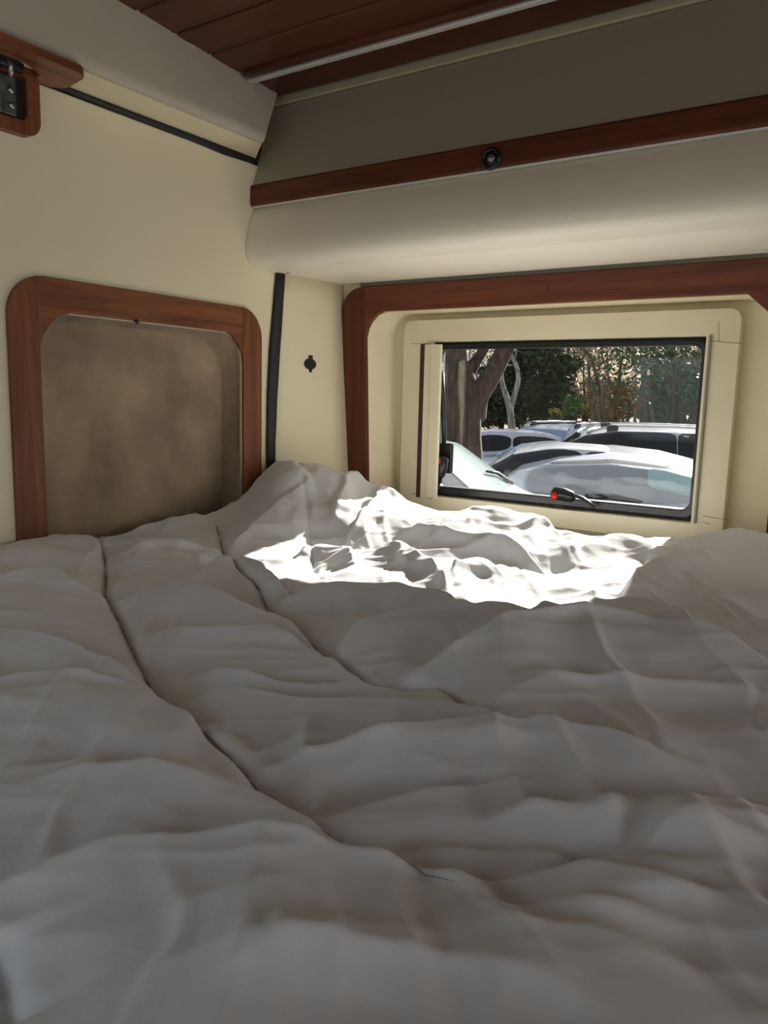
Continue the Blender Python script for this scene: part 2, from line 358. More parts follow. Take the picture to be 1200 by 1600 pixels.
# blind cassette frame
win = empty('window_1', (-.63, 1.6, .85)); win['kind'] = 'structure'
wl_ = (-.63, 1.6, .85)
def PW(o): return parS(o, win, wl_)
fo_ = rrect(-1.000, -.268, .832, 1.277, (.022, .022, .022, .022), 6)
fi_ = rrect(-.932, -.3265, .871, 1.2285, .002, 2)
def wf(y0, th): return lambda u, v, t: (u, y0 + th * t, v)
cf = PW(holed('blind_frame', fo_, fi_, wf(1.566, .03), 1, PLASTIC, None, .008)); cf.modifiers[0].segments = 3
SEAM = mat('plastic_joint', (.30, .26, .18), .7)
for a, b in (((642, 537), (656, 537)), ((642, 771), (657, 771)), ((1112, 533), (1126, 533)), ((1098, 816), (1110, 819)), ((1098, 806), (1141, 813)), ((1123, 502), (1123, 533)), ((1123, 534), (1160, 537))):
    pa = on(a[0], a[1], 1, 1.566); pb = on(b[0], b[1], 1, 1.566); PW(tube('joint', [pa, pb], .0006, SEAM, None, 4))
def vbox(nm, x0p, x1p, y0p, y1p, ya, yb, m_, bv=0):
    a = on(x0p, y0p, 1, ya); b = on(x1p, y1p, 1, ya); zs = sorted((a[2], b[2])); xs_ = sorted((a[0], b[0]))
    return PW(box(nm, (xs_[0], ya, zs[0]), (xs_[1], yb, zs[1]), m_, None, bv))
vbox('blind_slot', 657, 663, 537, 778, 1.5645, 1.57, DARKGAP, .001)
vbox('blind_track', 663.5, 672, 538, 779, 1.560, 1.568, PLASTIC, .0015)
vbox('blind_track', 673, 680.5, 538, 779, 1.558, 1.568, PLASTIC, .0015)
_a = on(1109, 532, 1, 1.56); PW(box('blind_track', (_a[0] - .0022, 1.560, .872), (_a[0] + .0022, 1.568, 1.2285), mat('grey_track', (.28, .26, .20), .5), None, .001))
# rubber frame, sash and pane
sf = PW(holed('window_frame', rrect(-.946, -.308, .852, 1.242, .02, 6), rrect(-.920, -.334, .893, 1.213, .018, 8), wf(1.596, .02), 1, BLACK, None, .003))
PW(holed('rubber_lip', rrect(-.926, -.328, .876, 1.222, .018, 6), rrect(-.917, -.337, .893, 1.211, .018, 8), wf(1.588, .006), 1, BLACKP, None, .002))
PW(loft('liner', [[(u, y, v) for u, v in rrect(-.955 - e_, -.297 + e_, .843 - e_, 1.249 + e_, .02, 6)] for y, e_ in ((1.612, 0), (1.688, 0), (1.688, .012), (1.682, .012))], BLACK, None))
pn = PW(box('pane', (-.93, 1.622, .87), (-.325, 1.625, 1.225), PANE)); pn['label'] = 'faintly smoked acrylic pane'

def latch(rot, loc, flip=1, hs=1.0):
    e = empty('latch', loc)
    def T(p): x, y, z = p; x *= flip; c, s = math.cos(rot), math.sin(rot); return (x*c - z*s, y, x*s + z*c)
    bm = bmesh.new(); add_box(bm, (-.012, -.010, -.024), (.012, .012, .0)); add_box(bm, (-.022, -.004, -.028), (.022, .012, -.021))
    for v in bm.verts: v.co = T(v.co)
    bobj('base', bm, BLACKP, e, bevel=.003)
    bm = bmesh.new(); add_tube(bm, [T(q) for q in ((-.014, -.016, .010), (-.008, -.017, .011), (.012, -.018, .010), (.030, -.018, .006), (.038, -.018, .004))], [.008, .0145, .0140, .012, .006], 14)
    bobj('body', bm, BLACKP, e, True)
    bm = bmesh.new(); add_tube(bm, [T(q) for q in ((.028, -.018, .008), (.044, -.026, .010), (.060, -.031, .007), (.076, -.034, -.001), (.086, -.035, -.009))], [.006, .0065, .006, .0055, .004], 10, True, .6)
    for v in bm.verts:
        v.co.z *= hs; v.co.y = -.018 + (v.co.y + .018) * hs
    bobj('handle', bm, BLACKP, e, True)
    bm = bmesh.new(); add_cyl(bm, T((-.004, -.031, .006)), (0, -1, 0), .0085, .004, 20, .0075)
    bobj('button', bm, RED, e, True)
    for xx in (-.016, .016):
        bm = bmesh.new(); add_cyl(bm, T((xx, -.008, -.0245)), (0, -1, 0), .003, .003, 12); bobj('screw', bm, CHROME, e, True)
    return e
g = 'black window latches with red buttons'
lc = on(876, 778, 1, 1.600)
tag(latch(0, (lc[0], 1.603, lc[2])), 'black latch with red button and curved lever at the bottom middle of the window', 'latch', g)
lc = on(692, 722, 1, 1.600)
tag(latch(R(-90), (lc[0] - .004, 1.603, lc[2]), 1), 'black latch with red button on the left edge of the window', 'latch', g)
lc = on(1098, 755, 1, 1.600)
tag(latch(R(90), (lc[0] + .012, 1.603, lc[2] + .005), -1, .55), 'black latch mostly hidden behind the right edge of the window frame', 'latch', g)
sa = empty('window_stay', tuple(on(692, 640, 1, 1.612))); tag(sa, 'slim black telescopic stay along the left edge of the window', 'window stay')
sv = Vector(sa.location)
def PV(o): o.parent = sa; o.location = -sv; return o
PV(tube('rod', [on(691, 582, 1, 1.612), on(693, 640, 1, 1.612), on(694, 706, 1, 1.612)], [.0042, .0062, .0052], BLACKP))
PV(tube('rod_end', [on(689.5, 566, 1, 1.612), on(691, 584, 1, 1.612)], .0022, CHROME))
for yy in (568, 572, 576, 580):
    PV(tube('collar', [on(690.3, yy, 1, 1.612), on(690.3, yy + 1.5, 1, 1.612)], .0035, CHROME))
PV(box('bracket', tuple(on(689, 738, 1, 1.620)), tuple(on(706, 693, 1, 1.607)), BLACKP, None, .004))

# ------------------------------------------------------------------ fittings on the pillar and rear door
kp = on(485, 569, 0, -1.127)
kn = empty('socket_cap', tuple(kp)); tag(kn, 'round black socket cap on the cream pillar beside the window', 'socket')
bm = bmesh.new(); add_cyl(bm, (-.004, 0, 0), (1, -.1, 0), .0145, .006, 28, .0125); bobj('cap', bm, BLACKP, kn, True, .001)
kn.scale = (1, 1.5, .95)
box('tab', (-.003, -.004, .010), (.002, .005, .021), BLACKP, kn, .002); box('tab', (-.003, -.003, -.019), (.002, .003, -.012), BLACKP, kn, .001)

# mahogany frame around the suede recess
df = empty('door_panel_frame', (XL, .95, .9)); tag(df, 'mahogany frame with rounded corners around the suede recess in the rear door', 'frame')
dl_ = (XL, .95, .9)
def dd(pts, m_, nm): return parS(holed(nm, pts, None, lambda u, v, t: (XL + .008 - .0075 * t, u, v), 1, m_, None, .0025), df, dl_)
ZT, ZI = 1.273, 1.221
dd([(.672, .60), (.722, .60), (.722, ZT)] + arc(.672 + .062, ZT - .062, .062, 90, 180)[1:] if False else [(.672, .60), (.722, .60), (.722, ZT - .001)] + arc(.735, ZT - .063, .063, 102, 180), WZ, 'stile')
dd([(1.172, .60), (1.226, .60)] + arc(1.166, ZT - .06, .06, 0, 84) + [(1.172, ZT - .0005)], WZ, 'stile')
dd([(.722, ZT - .0013)] + [(.722, 1.155), (.724, 1.170), (.730, 1.184), (.742, 1.200), (.758, 1.2135), (.780, ZI), (.900, ZI+.001), (1.125, ZI - .001), (1.142, 1.212), (1.158, 1.197), (1.168, 1.182), (1.172, 1.160)] + [(1.172, ZT - .0005), (.735, ZT)], WY, 'rail')

# lock housing top left
lk = empty('lock_housing', (XL, .6, 1.55)); tag(lk, 'mahogany lock surround with steel door mechanism at the top of the rear door', 'door lock')
def PL(o): return parS(o, lk, (XL, .6, 1.55))
plate_o = [(-1.141, .40), (-1.052, .40)] + arc(-1.074, .745, .022, 0, 75, 6) + arc(-1.118, .763, .012, 80, 150, 4) + [(-1.141, .760)]
plate_h = [(-1.128, .42), (-1.092, .42), (-1.092, .690), (-1.112, .725), (-1.128, .725)]
PL(holed('plate', plate_o, plate_h, lambda u, v, t: (u, v, 1.5565 + .012 * t), 1, WY, None, .003))
PL(holed('door_plate', rrect(.40, .733, 1.471, 1.556, (.01, .024, .004, .01), 8), rrect(.42, .712, 1.490, 1.556-.004, (.004, .012, .004, .004), 5), lambda u, v, t: (XL + .016 - .016 * t, u, v), 1, WZ, None, .003))
PL(box('lock_case', (XL - .001, .42, 1.489), (XL + .004, .713, 1.553), mat('dark_case', (.02, .022, .025), .4)))
PL(box('latch_plate', (XL + .004, .672, 1.494), (XL + .010, .700, 1.550), mat('worn_zinc', (.16, .165, .15), .45, metal=.8, var=.4, vscale=60), None, .003))
for z in (1.508, 1.529):
    bm = bmesh.new(); add_cyl(bm, (XL + .010, .690, z), (1, 0, 0), .0058, .004, 16, .0045); PL(bobj('rivet', bm, CHROME, None, True))
PL(tube('latch_rod', [(XL + .020, .44, 1.560), (XL + .022, .66, 1.560), (XL + .024, .70, 1.559)], .008, mat('dark_steel', (.05, .05, .055), .35, metal=.6)))
for y in (.650, .672):
    PL(tube('bolt', [(-1.10, y, 1.556), (-1.104, y + .002, 1.545), (-1.108, y + .003, 1.536)], [.004, .0045, .003], CHROME))

# ------------------------------------------------------------------ bed
box_b = box('bed_platform', (-1.13, -.33, .02), (.07, 1.49, .60), WX, None, .004); tag(box_b, 'wooden bed platform under the mattress at the rear of the van', 'bed base')
o = box('mattress', (-1.13, -.33, .602), (.06, 1.49, .755), mat('mattress_ticking', (.6, .58, .54), .9), None, .03, 4); tag(o, 'thick mattress lying under the white duvet', 'mattress')

Z0 = .857
# control points of the broad relief: (px, py, Y or None) -> on plane
ctl = []
def cxy(x, y, z): ctl.append((x, y, z))
for y, z in ((-.3, .84), (-.1, .85), (.1, .855), (.3, .858), (.5, .858), (.67, .857), (.76, .862), (.815, .857), (.86, .848), (.92, .855), (1.0, .864), (1.1, .868), (1.159, .874), (1.21, .908), (1.257, .938), (1.31, .940), (1.37, .925), (1.44, .900), (1.50, .878)): cxy(-1.13, y, z)
for px, py, Y in ((545, 766, 1.495), (580, 781, 1.495), (615, 791, 1.50), (650, 800, 1.51), (683, 822, 1.54), (705, 825, 1.50), (740, 827, 1.46), (800, 829, 1.45), (845, 838, 1.45), (875, 850, 1.46), (897, 868, 1.52), (912, 862, 1.54), (950, 853, 1.52), (998, 855, 1.52), (1025, 868, 1.52), (1060, 856, 1.47), (1100, 842, 1.47), (1150, 837, 1.47), (1200, 837, 1.47), (470, 742, 1.42), (510, 757, 1.43)):
    p = on(px, py, 1, Y); cxy(*p)
for px, py, z in ((430, 742, .944), (480, 770, .915), (470, 800, .893), (520, 800, .893), (560, 800, .885), (400, 800, .872), (500, 838, .852), (430, 850, .855), (330, 840, .860), (250, 850, .858), (620, 850, .866), (700, 870, .865), (800, 860, .868), (780, 900, .852), (700, 930, .852), (900, 900, .845), (950, 920, .850), (1000, 900, .862), (1100, 880, .868), (1180, 880, .866), (850, 960, .856), (300, 900, .858), (150, 900, .856), (60, 900, .860), (350, 960, .855), (500, 1000, .853), (100, 1000, .856), (650, 1000, .862), (1000, 1020, .868), (850, 1060, .864), (1150, 1100, .86), (600, 1080, .852), (350, 1100, .853), (100, 1150, .86), (500, 1200, .855), (800, 1200, .86), (1100, 1250, .855), (250, 1300, .862), (700, 1340, .85), (950, 1450, .854), (500, 1450, .868), (200, 1500, .860), (1100, 1500, .853)):
    p = on(px, py, 2, z); cxy(*p)
for x in (-.9, -.6, -.3, 0): cxy(x, -.3, .85); cxy(x, .05, .852)
for y in (.2, .5, .8, 1.1, 1.4): cxy(.10, y, .857)
ctl = np.array(ctl)
def tps(ctl, lam=1e-4):
    n = len(ctl); P = ctl[:, :2]; d = np.linalg.norm(P[:, None] - P[None], axis=2)
    K = d**3; A = np.zeros((n+3, n+3)); A[:n, :n] = K - lam * np.eye(n) * -1
    A[:n, n] = 1; A[:n, n+1:] = P; A[n, :n] = 1; A[n+1:, :n] = P.T
    b = np.zeros(n+3); b[:n] = ctl[:, 2]; return P, np.linalg.solve(A, b)
def tps_eval(P, w, X, Y):
    out = w[len(P)] + w[len(P)+1] * X + w[len(P)+2] * Y
    for i, (a, b) in enumerate(P): out = out + w[i] * ((X - a)**2 + (Y - b)**2) ** 1.5
    return out
NXg, NYg = 500, 740
gx = np.linspace(-1.128, .125, NXg)
tv = np.linspace(0, 1, NYg)
GX, TV = np.meshgrid(gx, tv)
def sstep(a, b, x): t = np.clip((x - a) / (b - a), 0, 1); return t * t * (3 - 2 * t)
opn = sstep(-1.02, -.99, GX) * (1 - sstep(-.215, -.19, GX))
ymax = 1.485 + opn * .10
GY = -.31 + 1.70 * TV; top_ = sstep(.80, 1.0, TV); GY = GY + (ymax - 1.39) * top_
def vnoise(X, Y, s, seed):
    r = np.random.RandomState(seed); g = r.rand(80, 80)
    u = X * s; v = Y * s; i = np.floor(u).astype(int); j = np.floor(v).astype(int); fu = u - i; fv = v - j; i = i % 80; j = j % 80
    fu = fu*fu*(3-2*fu); fv = fv*fv*(3-2*fv); i1 = (i+1) % 80; j1 = (j+1) % 80
    return (g[i, j]*(1-fu)*(1-fv) + g[i1, j]*fu*(1-fv) + g[i, j1]*(1-fu)*fv + g[i1, j1]*fu*fv) - .5
P_, w_ = tps(ctl)
H = tps_eval(P_, w_, GX, GY)
H = np.clip(H, .82, .955) - .010 * sstep(-1.08, -.95, GX) * (1 - sstep(1.25, 1.42, GY))
WXn = GX + .020 * vnoise(GX + 3, GY + 3, 9, 1) + .010 * vnoise(GX + 3, GY + 3, 24, 2)
WYn = GY + .020 * vnoise(GX + 3, GY + 3, 9, 3) + .010 * vnoise(GX + 3, GY + 3, 24, 4)
def densify(pts, n=5):                       # Catmull-Rom through traced points
    p = [np.array(q, float) for q in pts]; p = [2*p[0]-p[1]] + p + [2*p[-1]-p[-2]]; out = []
    for i in range(1, len(p) - 2):
        for k in range(n):
            t = k / n; a, b, c, d = p[i-1], p[i], p[i+1], p[i+2]
            out.append(.5 * ((2*b) + (-a+c)*t + (2*a-5*b+4*c-d)*t*t + (-a+3*b-3*c+d)*t**3))
    out.append(p[-2]); return out
def path(pxs, z=Z0): return np.array([on(a, b, 2, z)[:2] for a, b in densify(pxs)])
def dist(pl, X, Y):
    best = np.full(X.shape, 9.0); sgn = np.zeros(X.shape); par_ = np.zeros(X.shape)
    L = np.r_[0, np.cumsum(np.linalg.norm(np.diff(pl, axis=0), axis=1))]
    for i in range(len(pl) - 1):
        a, b = pl[i], pl[i+1]; d = b - a; l2 = d @ d + 1e-12
        t = np.clip(((X - a[0]) * d[0] + (Y - a[1]) * d[1]) / l2, 0, 1)
        ex = X - a[0] - t * d[0]; ey = Y - a[1] - t * d[1]; dd_ = np.hypot(ex, ey)
        m = dd_ < best; best = np.where(m, dd_, best)
        sgn = np.where(m, np.sign(d[0] * ey - d[1] * ex), sgn)
        par_ = np.where(m, (L[i] + t * (L[i+1] - L[i])) / L[-1], par_)
    return best, sgn, par_
# seams (stitched grooves)
seams = [
 [(150, 830), (164, 862), (165, 905), (190, 945), (215, 1000), (250, 1050), (285, 1085), (330, 1135), (400, 1190), (470, 1250), (510, 1275), (560, 1300), (620, 1335), (665, 1365), (718, 1388), (735, 1400)],
 [(338, 814), (352, 850), (365, 877), (400, 905), (430, 935), (480, 975), (530, 1010), (585, 1042), (650, 1050), (708, 1064), (750, 1095), (790, 1120), (845, 1158)],
 [(452, 742), (480, 775), (492, 812), (502, 838)],
 [(1010, 868), (985, 905), (965, 945)], [(1182, 1075), (1184, 1140)],
 [(-5, 1470), (10, 1520), (30, 1600)]]
for i, s_ in enumerate(seams):
    d, sg, t = dist(path(s_, .915 if i == 2 else Z0), GX, GY)
    te = np.clip(t / .12, 0, 1) * np.clip((1 - t) / .12, 0, 1); te = te * te * (3 - 2 * te)
    H -= (.010 if i < 2 else .005 if i != 4 else .002) * np.exp(-(d / .0045)**1.4) * te
    H += .014 * (1 - np.exp(-d / .05)) - .012 if i < 2 else -(.006 if i != 4 else .001) * np.exp(-(d / .03)**2) * te
    if i < 2:                                # puckers that run into the seam
        H += .006 * np.exp(-d / .035) * vnoise(GX * .55 + GY * .85 + 5, (GY - GX) * .12 + 5, 46, 10 + i) * 1.6
# folds: traced crests, (points, height, far width, near width)
folds = [
 ([(0, 985), (100, 1010), (180, 1035), (245, 1052)], .011, .014, .05),
 ([(0, 1072), (120, 1070), (220, 1090), (300, 1125), (355, 1157)], .013, .016, .07),
 ([(0, 1217), (120, 1207), (260, 1208), (345, 1216)], .009, .014, .035),
 ([(60, 1235), (200, 1232), (350, 1240), (450, 1265), (540, 1300), (600, 1328)], .010, .016, .05),
 ([(10, 1425), (130, 1385), (260, 1352), (400, 1350), (470, 1342), (600, 1360), (700, 1378), (760, 1410), (815, 1485)], .022, .020, .09),
 ([(230, 1465), (290, 1445), (355, 1430)], .006, .012, .03),
 ([(210, 922), (300, 918), (360, 940), (430, 962), (475, 978)], .012, .014, .05),
 ([(240, 978), (330, 985), (420, 985), (480, 1002), (555, 1030)], .010, .012, .045),
 ([(300, 1036), (400, 1045), (470, 1055), (520, 1050), (600, 1046)], .008, .010, .03),
 ([(300, 1080), (360, 1068), (420, 1088), (540, 1087), (640, 1093), (740, 1103), (795, 1122)], .011, .010, .04),
 ([(385, 1160), (480, 1146), (560, 1142), (640, 1150)], .006, .010, .02),
 ([(420, 1178), (540, 1165), (650, 1156), (770, 1150), (900, 1160), (1000, 1180), (1045, 1192)], .015, .012, .06),
 ([(520, 1256), (600, 1236), (700, 1228), (825, 1215)], .010, .010, .04),
 ([(775, 1274), (850, 1262), (950, 1260), (1100, 1250), (1200, 1240)], .010, .009, .035),
 ([(560, 1300), (640, 1300), (720, 1308), (800, 1310), (860, 1318), (905, 1338)], .009, .010, .035),
 ([(730, 1378), (850, 1363), (930, 1363), (1000, 1375), (1090, 1398)], .013, .012, .045),
 ([(805, 1426), (870, 1413), (1010, 1423)], .010, .010, .03),
 ([(812, 1482), (900, 1472), (955, 1468), (1010, 1500), (1065, 1532)], .014, .014, .05),
 ([(985, 1350), (1000, 1318), (1040, 1298), (1100, 1294), (1200, 1322)], .013, .016, .04),
 ([(890, 1400), (950, 1340), (960, 1280)], -.010, .02, .02),
 ([(540, 1012), (590, 982), (650, 975), (760, 975), (830, 978), (910, 992)], .014, .012, .06),
 ([(665, 1042), (760, 1018), (830, 1008), (960, 1003), (1060, 1020), (1140, 1030), (1200, 1062)], .018, .014, .09),
 ([(830, 985), (900, 962), (960, 955), (1020, 970), (1085, 1003)], .012, .012, .06),
 ([(430, 932), (560, 930), (640, 938), (690, 952), (722, 972)], .016, .010, .035),
 ([(770, 930), (830, 905), (880, 912), (925, 932)], .012, .012, .04),
 ([(965, 945), (1000, 902), (1080, 882), (1160, 888)], .012, .014, .05),
 ([(690, 852), (730, 836), (800, 833), (860, 848), (900, 872)], .014, .015, .05),
 ([(905, 868), (950, 858), (990, 858), (1020, 868)], .010, .012, .03),
 ([(545, 845), (575, 833), (600, 828), (650, 842)], .012, .010, .04),
 ([(640, 842), (720, 862), (800, 872), (850, 890)], .012, .010, .025),
 ([(470, 862), (500, 850), (540, 862), (560, 880)], .011, .010, .03),
 ([(330, 895), (360, 880), (400, 895), (440, 925)], .014, .010, .035),
 ([(570, 880), (610, 868), (660, 885), (700, 915)], .011, .010, .03),
 ([(690, 905), (740, 888), (790, 900)], .010, .010, .025),
 ([(355, 850), (390, 835), (440, 822), (480, 812)], .008, .012, .03),
 ([(380, 800), (430, 790), (480, 815)], .008, .015, .03),
 ([(520, 830), (550, 800), (580, 795)], .008, .02, .02),
 ([(560, 835), (600, 805), (640, 808)], .007, .015, .02),
 ([(190, 860), (250, 850), (320, 848)], .006, .010, .02),
 ([(0, 905), (70, 898), (140, 915)], .007, .014, .03),
 ([(1030, 870), (1080, 862), (1150, 862), (1200, 868)], .007, .012, .03),
 ([(350, 1560), (450, 1515), (560, 1510)], .006, .02, .04),
 ([(900, 1385), (1000, 1345), (1080, 1360), (1200, 1420)], .008, .015, .03)]
for pts, amp, wf_, wn_ in folds:
    dm = float(np.mean([np.linalg.norm(on(a, b, 2, Z0) - CP) for a, b in pts])); amp = amp * min(1, .38 + .78 * (dm - .25)) if amp > 0 else amp * .5
    wn_ *= .85; wf_ *= .62
    pl = path(pts); seg = np.linalg.norm(np.diff(pl, axis=0), axis=1); Ls = np.r_[0, np.cumsum(seg)]
    sg_ = min(wn_ * .7, .028); npt = max(8, int(Ls[-1] / (sg_ * .6))); sx = np.interp(np.linspace(0, Ls[-1], npt), Ls, pl[:, 0]); sy = np.interp(np.linspace(0, Ls[-1], npt), Ls, pl[:, 1])
    tt = np.linspace(0, 1, npt); wt_ = np.clip(np.sin(np.pi * np.clip(tt, .04, .96)) * 1.8, 0, 1); ds = Ls[-1] / (npt - 1)
    tx = np.gradient(sx); ty = np.gradient(sy); tl = np.hypot(tx, ty); tx /= tl; ty /= tl
    B = 0; N_ = 0; D_ = 1e-12
    for x_, y_, q_, a_, b_ in zip(sx, sy, wt_, tx, ty):
        ex = WXn - x_; ey = WYn - y_; r2 = ex * ex + ey * ey
        B = B + q_ * np.exp(-r2 / wn_**2); e_ = np.exp(-np.minimum(r2 / (2.2 * sg_)**2, 60)); D_ = D_ + e_; N_ = N_ + e_ * (a_ * ey - b_ * ex)
    B = B * ds / (wn_ * 1.772); B = B / (1 + np.maximum(B, 0)**4)**.25 * 1.1
    sd_ = N_ / D_                                  # smooth signed distance, positive on the far side
    if amp < 0: H += amp * B; continue
    far = np.maximum(sd_, 0)
    H += amp * B * (1.45 * np.exp(-(far / wf_)**1.6) + .50 * np.exp(-(np.sqrt(sd_**2 + .0015**2) - .0015) / .008))
    H -= amp * .25 * B * np.where(sd_ > 0, np.exp(-((sd_ - 1.8*wf_) / (.8*wf_))**2), np.exp(-(1.8/.8)**2) * np.exp(-(sd_ / wf_)**2))
# soft creases lying across the bed, finer and denser where the cloth is crumpled under the window
def ridged(U, V, seed):
    n = 1 - np.abs(vnoise(U + 9, V + 9, 1, seed)) * 4; return np.sign(n) * np.abs(n)**1.2
al = .83 * WXn + .56 * WYn; ac = -.56 * WXn + .83 * WYn
al2 = .6 * WXn - .8 * WYn; ac2 = .8 * WXn + .6 * WYn
msk = np.exp(-(((GX + .66) / .46)**2 + ((GY - 1.15) / .34)**2)**1.5)
H += msk * (.0042 * ridged(al * 10, ac * 20, 21) + .0038 * ridged(al2 * 8, ac2 * 19, 22) + .006 * vnoise(GX + 5, GY + 5, 13, 26))
H += (1 - msk) * (.0040 * ridged(al * 4.5, ac * 15, 23) + .0026 * ridged(al2 * 6, ac2 * 22, 24)) * (.5 + 1.0 * np.clip(vnoise(GX + 4, GY + 4, 5, 27) + .5, 0, 1))
H += .0015 * ridged(al * 12, ac * 40, 25) +   .0022 * np.clip(ridged(al2 * 7, ac2 * 30, 28), 0, 1)
# smooth once, then edges
for _ in range(1):
    Hp = np.pad(H, 1, mode='edge'); H = (Hp[:-2, 1:-1] + Hp[2:, 1:-1] + Hp[1:-1, :-2] + Hp[1:-1, 2:] + 4 * H) / 8
xe = .055 + .012 * np.sin(GY * 9) + .01 * vnoise(GX*0 + 3, GY + 3, 12, 31)
ov = np.clip((GX - xe + .045) / .075, 0, 1.6)
H -= .33 * np.where(ov > 0, np.clip(ov, 0, 1.5)**2.4, 0) * .5
GXf = np.where(GX > xe, xe + (GX - xe) * .25, GX)
H -= .03 * np.clip((ymax + -GY) * -1 / .03 + 1, 0, 1)**2 * (opn*.6 + .15)
H -= .10 * np.clip((-.27 - GY) / .04, 0, 1)
H = np.where(opn < .5, np.where(GY > 1.44, np.minimum(H, 1.2), H), H)
vs = np.stack([GXf.ravel(), GY.ravel(), H.ravel()], 1)
idx = np.arange(NXg * NYg).reshape(NYg, NXg)
fq = np.stack([idx[:-1, :-1], idx[:-1, 1:], idx[1:, 1:], idx[1:, :-1]], -1).reshape(-1, 4)
me = bpy.data.meshes.new('duvet'); me.vertices.add(len(vs)); me.vertices.foreach_set('co', vs.ravel())
me.loops.add(fq.size); me.loops.foreach_set('vertex_index', fq.ravel()); me.polygons.add(len(fq))
me.polygons.foreach_set('loop_start', np.arange(0, fq.size, 4)); me.polygons.foreach_set('loop_total', np.full(len(fq), 4)); me.update(calc_edges=True)
CLOTH = mat('white_cotton', (.80, .80, .815), .92, bump=.28, bscale=19, sheen=.1, spec=.2)
dv = link('duvet', me, CLOTH, None, True); tag(dv, 'rumpled white quilted duvet covering the whole bed', 'duvet')
def hz(x, y):
    j = np.argmin((GX[0] - x)**2); i = np.argmin((GY[:, j] - y)**2); return H[i, j]
THR = mat('seam_thread', (.34, .33, .34), .95)
for nm, s_ in (('seam', seams[0]), ('seam', seams[1])):
    pl = path(s_); pl = pl[:int(len(pl) * .93)]; pts = [(x, y, hz(x, y) + .0002) for x, y in pl]
    tube(nm, pts, [.0010 * min(1, (len(pts) - i) / 12) for i in range(len(pts))], THR, dv, 5)

# ------------------------------------------------------------------ outside: ground
GZ = -.75
gm = mat('asphalt', (.13, .125, .12), .9, bump=.4, bscale=8, var=.25, vscale=2)
bm = bmesh.new(); v = [bm.verts.new(p) for p in ((-120, 1.9, GZ), (80, 1.9, GZ), (80, 17, GZ), (-120, 17, GZ))]; bm.faces.new(v)
o = bobj('parking_ground', bm, gm); o['kind'] = 'structure'
bm = bmesh.new(); v = [bm.verts.new(p) for p in ((-120, 17, GZ), (80, 17, GZ), (80, 120, GZ + 1.5), (-120, 120, GZ + 1.5))]; bm.faces.new(v)
o = bobj('grove_ground', bm, mat('leaf_litter', (.20, .15, .085), .95, bump=.5, bscale=3, var=.4, vscale=1)); o['kind'] = 'structure'

# ------------------------------------------------------------------ cars
WHITE = mat('white_car_paint', (.58, .60, .66), .22, coat=.6); SILV = mat('silver_car_paint', (.48, .56, .68), .25, metal=.3, coat=.6)
WHITE2 = mat('pearl_car_paint', (.55, .58, .63), .25, coat=.5)
TINT = mat('tinted_car_glass', (.012, .014, .020), .06, spec=.3); TYRE = mat('tyre', (.02, .02, .02), .8); RIM = mat('alloy_rim', (.5, .5, .5), .3, metal=.9)
PALEREFL = mat('pale_reflection_glass', (.42, .52, .52), .08, spec=.9); BLUEG = mat('blue_windscreen', (.20, .30, .46), .06, spec=.9)  # pale glass has the sun and sky reflection put into its base colour
TRIMB = mat('black_car_trim', (.02, .02, .022), .4); LAMP = mat('red_lamp', (.35, .02, .02), .2); HLAMP = mat('clear_lamp', (.6, .62, .64), .1)
HATCH = [(0, .50, .48), (.015, .66, .60), (.05, .78, .72), (.12, .90, .84), (.24, 1.0, .95), (.29, 1.06, .97), (.41, 1.40, 1.0), (.50, 1.46, 1.01), (.62, 1.47, 1.03), (.76, 1.44, 1.05), (.87, 1.34, 1.07), (.955, 1.07, 1.03), (.985, .98, .9), (1, .5, .48)]
SEDAN = [(0, .48, .46), (.015, .62, .58), (.05, .72, .68), (.15, .84, .80), (.26, .94, .90), (.30, .99, .92), (.43, 1.34, .95), (.52, 1.41, .96), (.62, 1.40, .98), (.74, 1.30, .99), (.84, 1.10, 1.0), (.88, 1.05, 1.0), (.97, 1.02, .96), (.99, .9, .8), (1, .5, .48)]
SUV = [(0, .60, .58), (.015, .80, .72), (.05, .95, .88), (.14, 1.02, .97), (.24, 1.10, 1.04), (.27, 1.16, 1.05), (.37, 1.54, 1.08), (.46, 1.62, 1.08), (.60, 1.63, 1.09), (.80, 1.61, 1.10), (.93, 1.54, 1.10), (.975, 1.12, 1.05), (.99, 1.0, .9), (1, .6, .58)]
VAN = [(0, .60, .58), (.015, .85, .8), (.05, 1.0, .94), (.12, 1.10, 1.04), (.17, 1.18, 1.08), (.30, 1.66, 1.1), (.38, 1.74, 1.1), (.60, 1.76, 1.1), (.85, 1.75, 1.1), (.95, 1.68, 1.1), (.985, 1.1, 1.0), (1, .6, .58)]
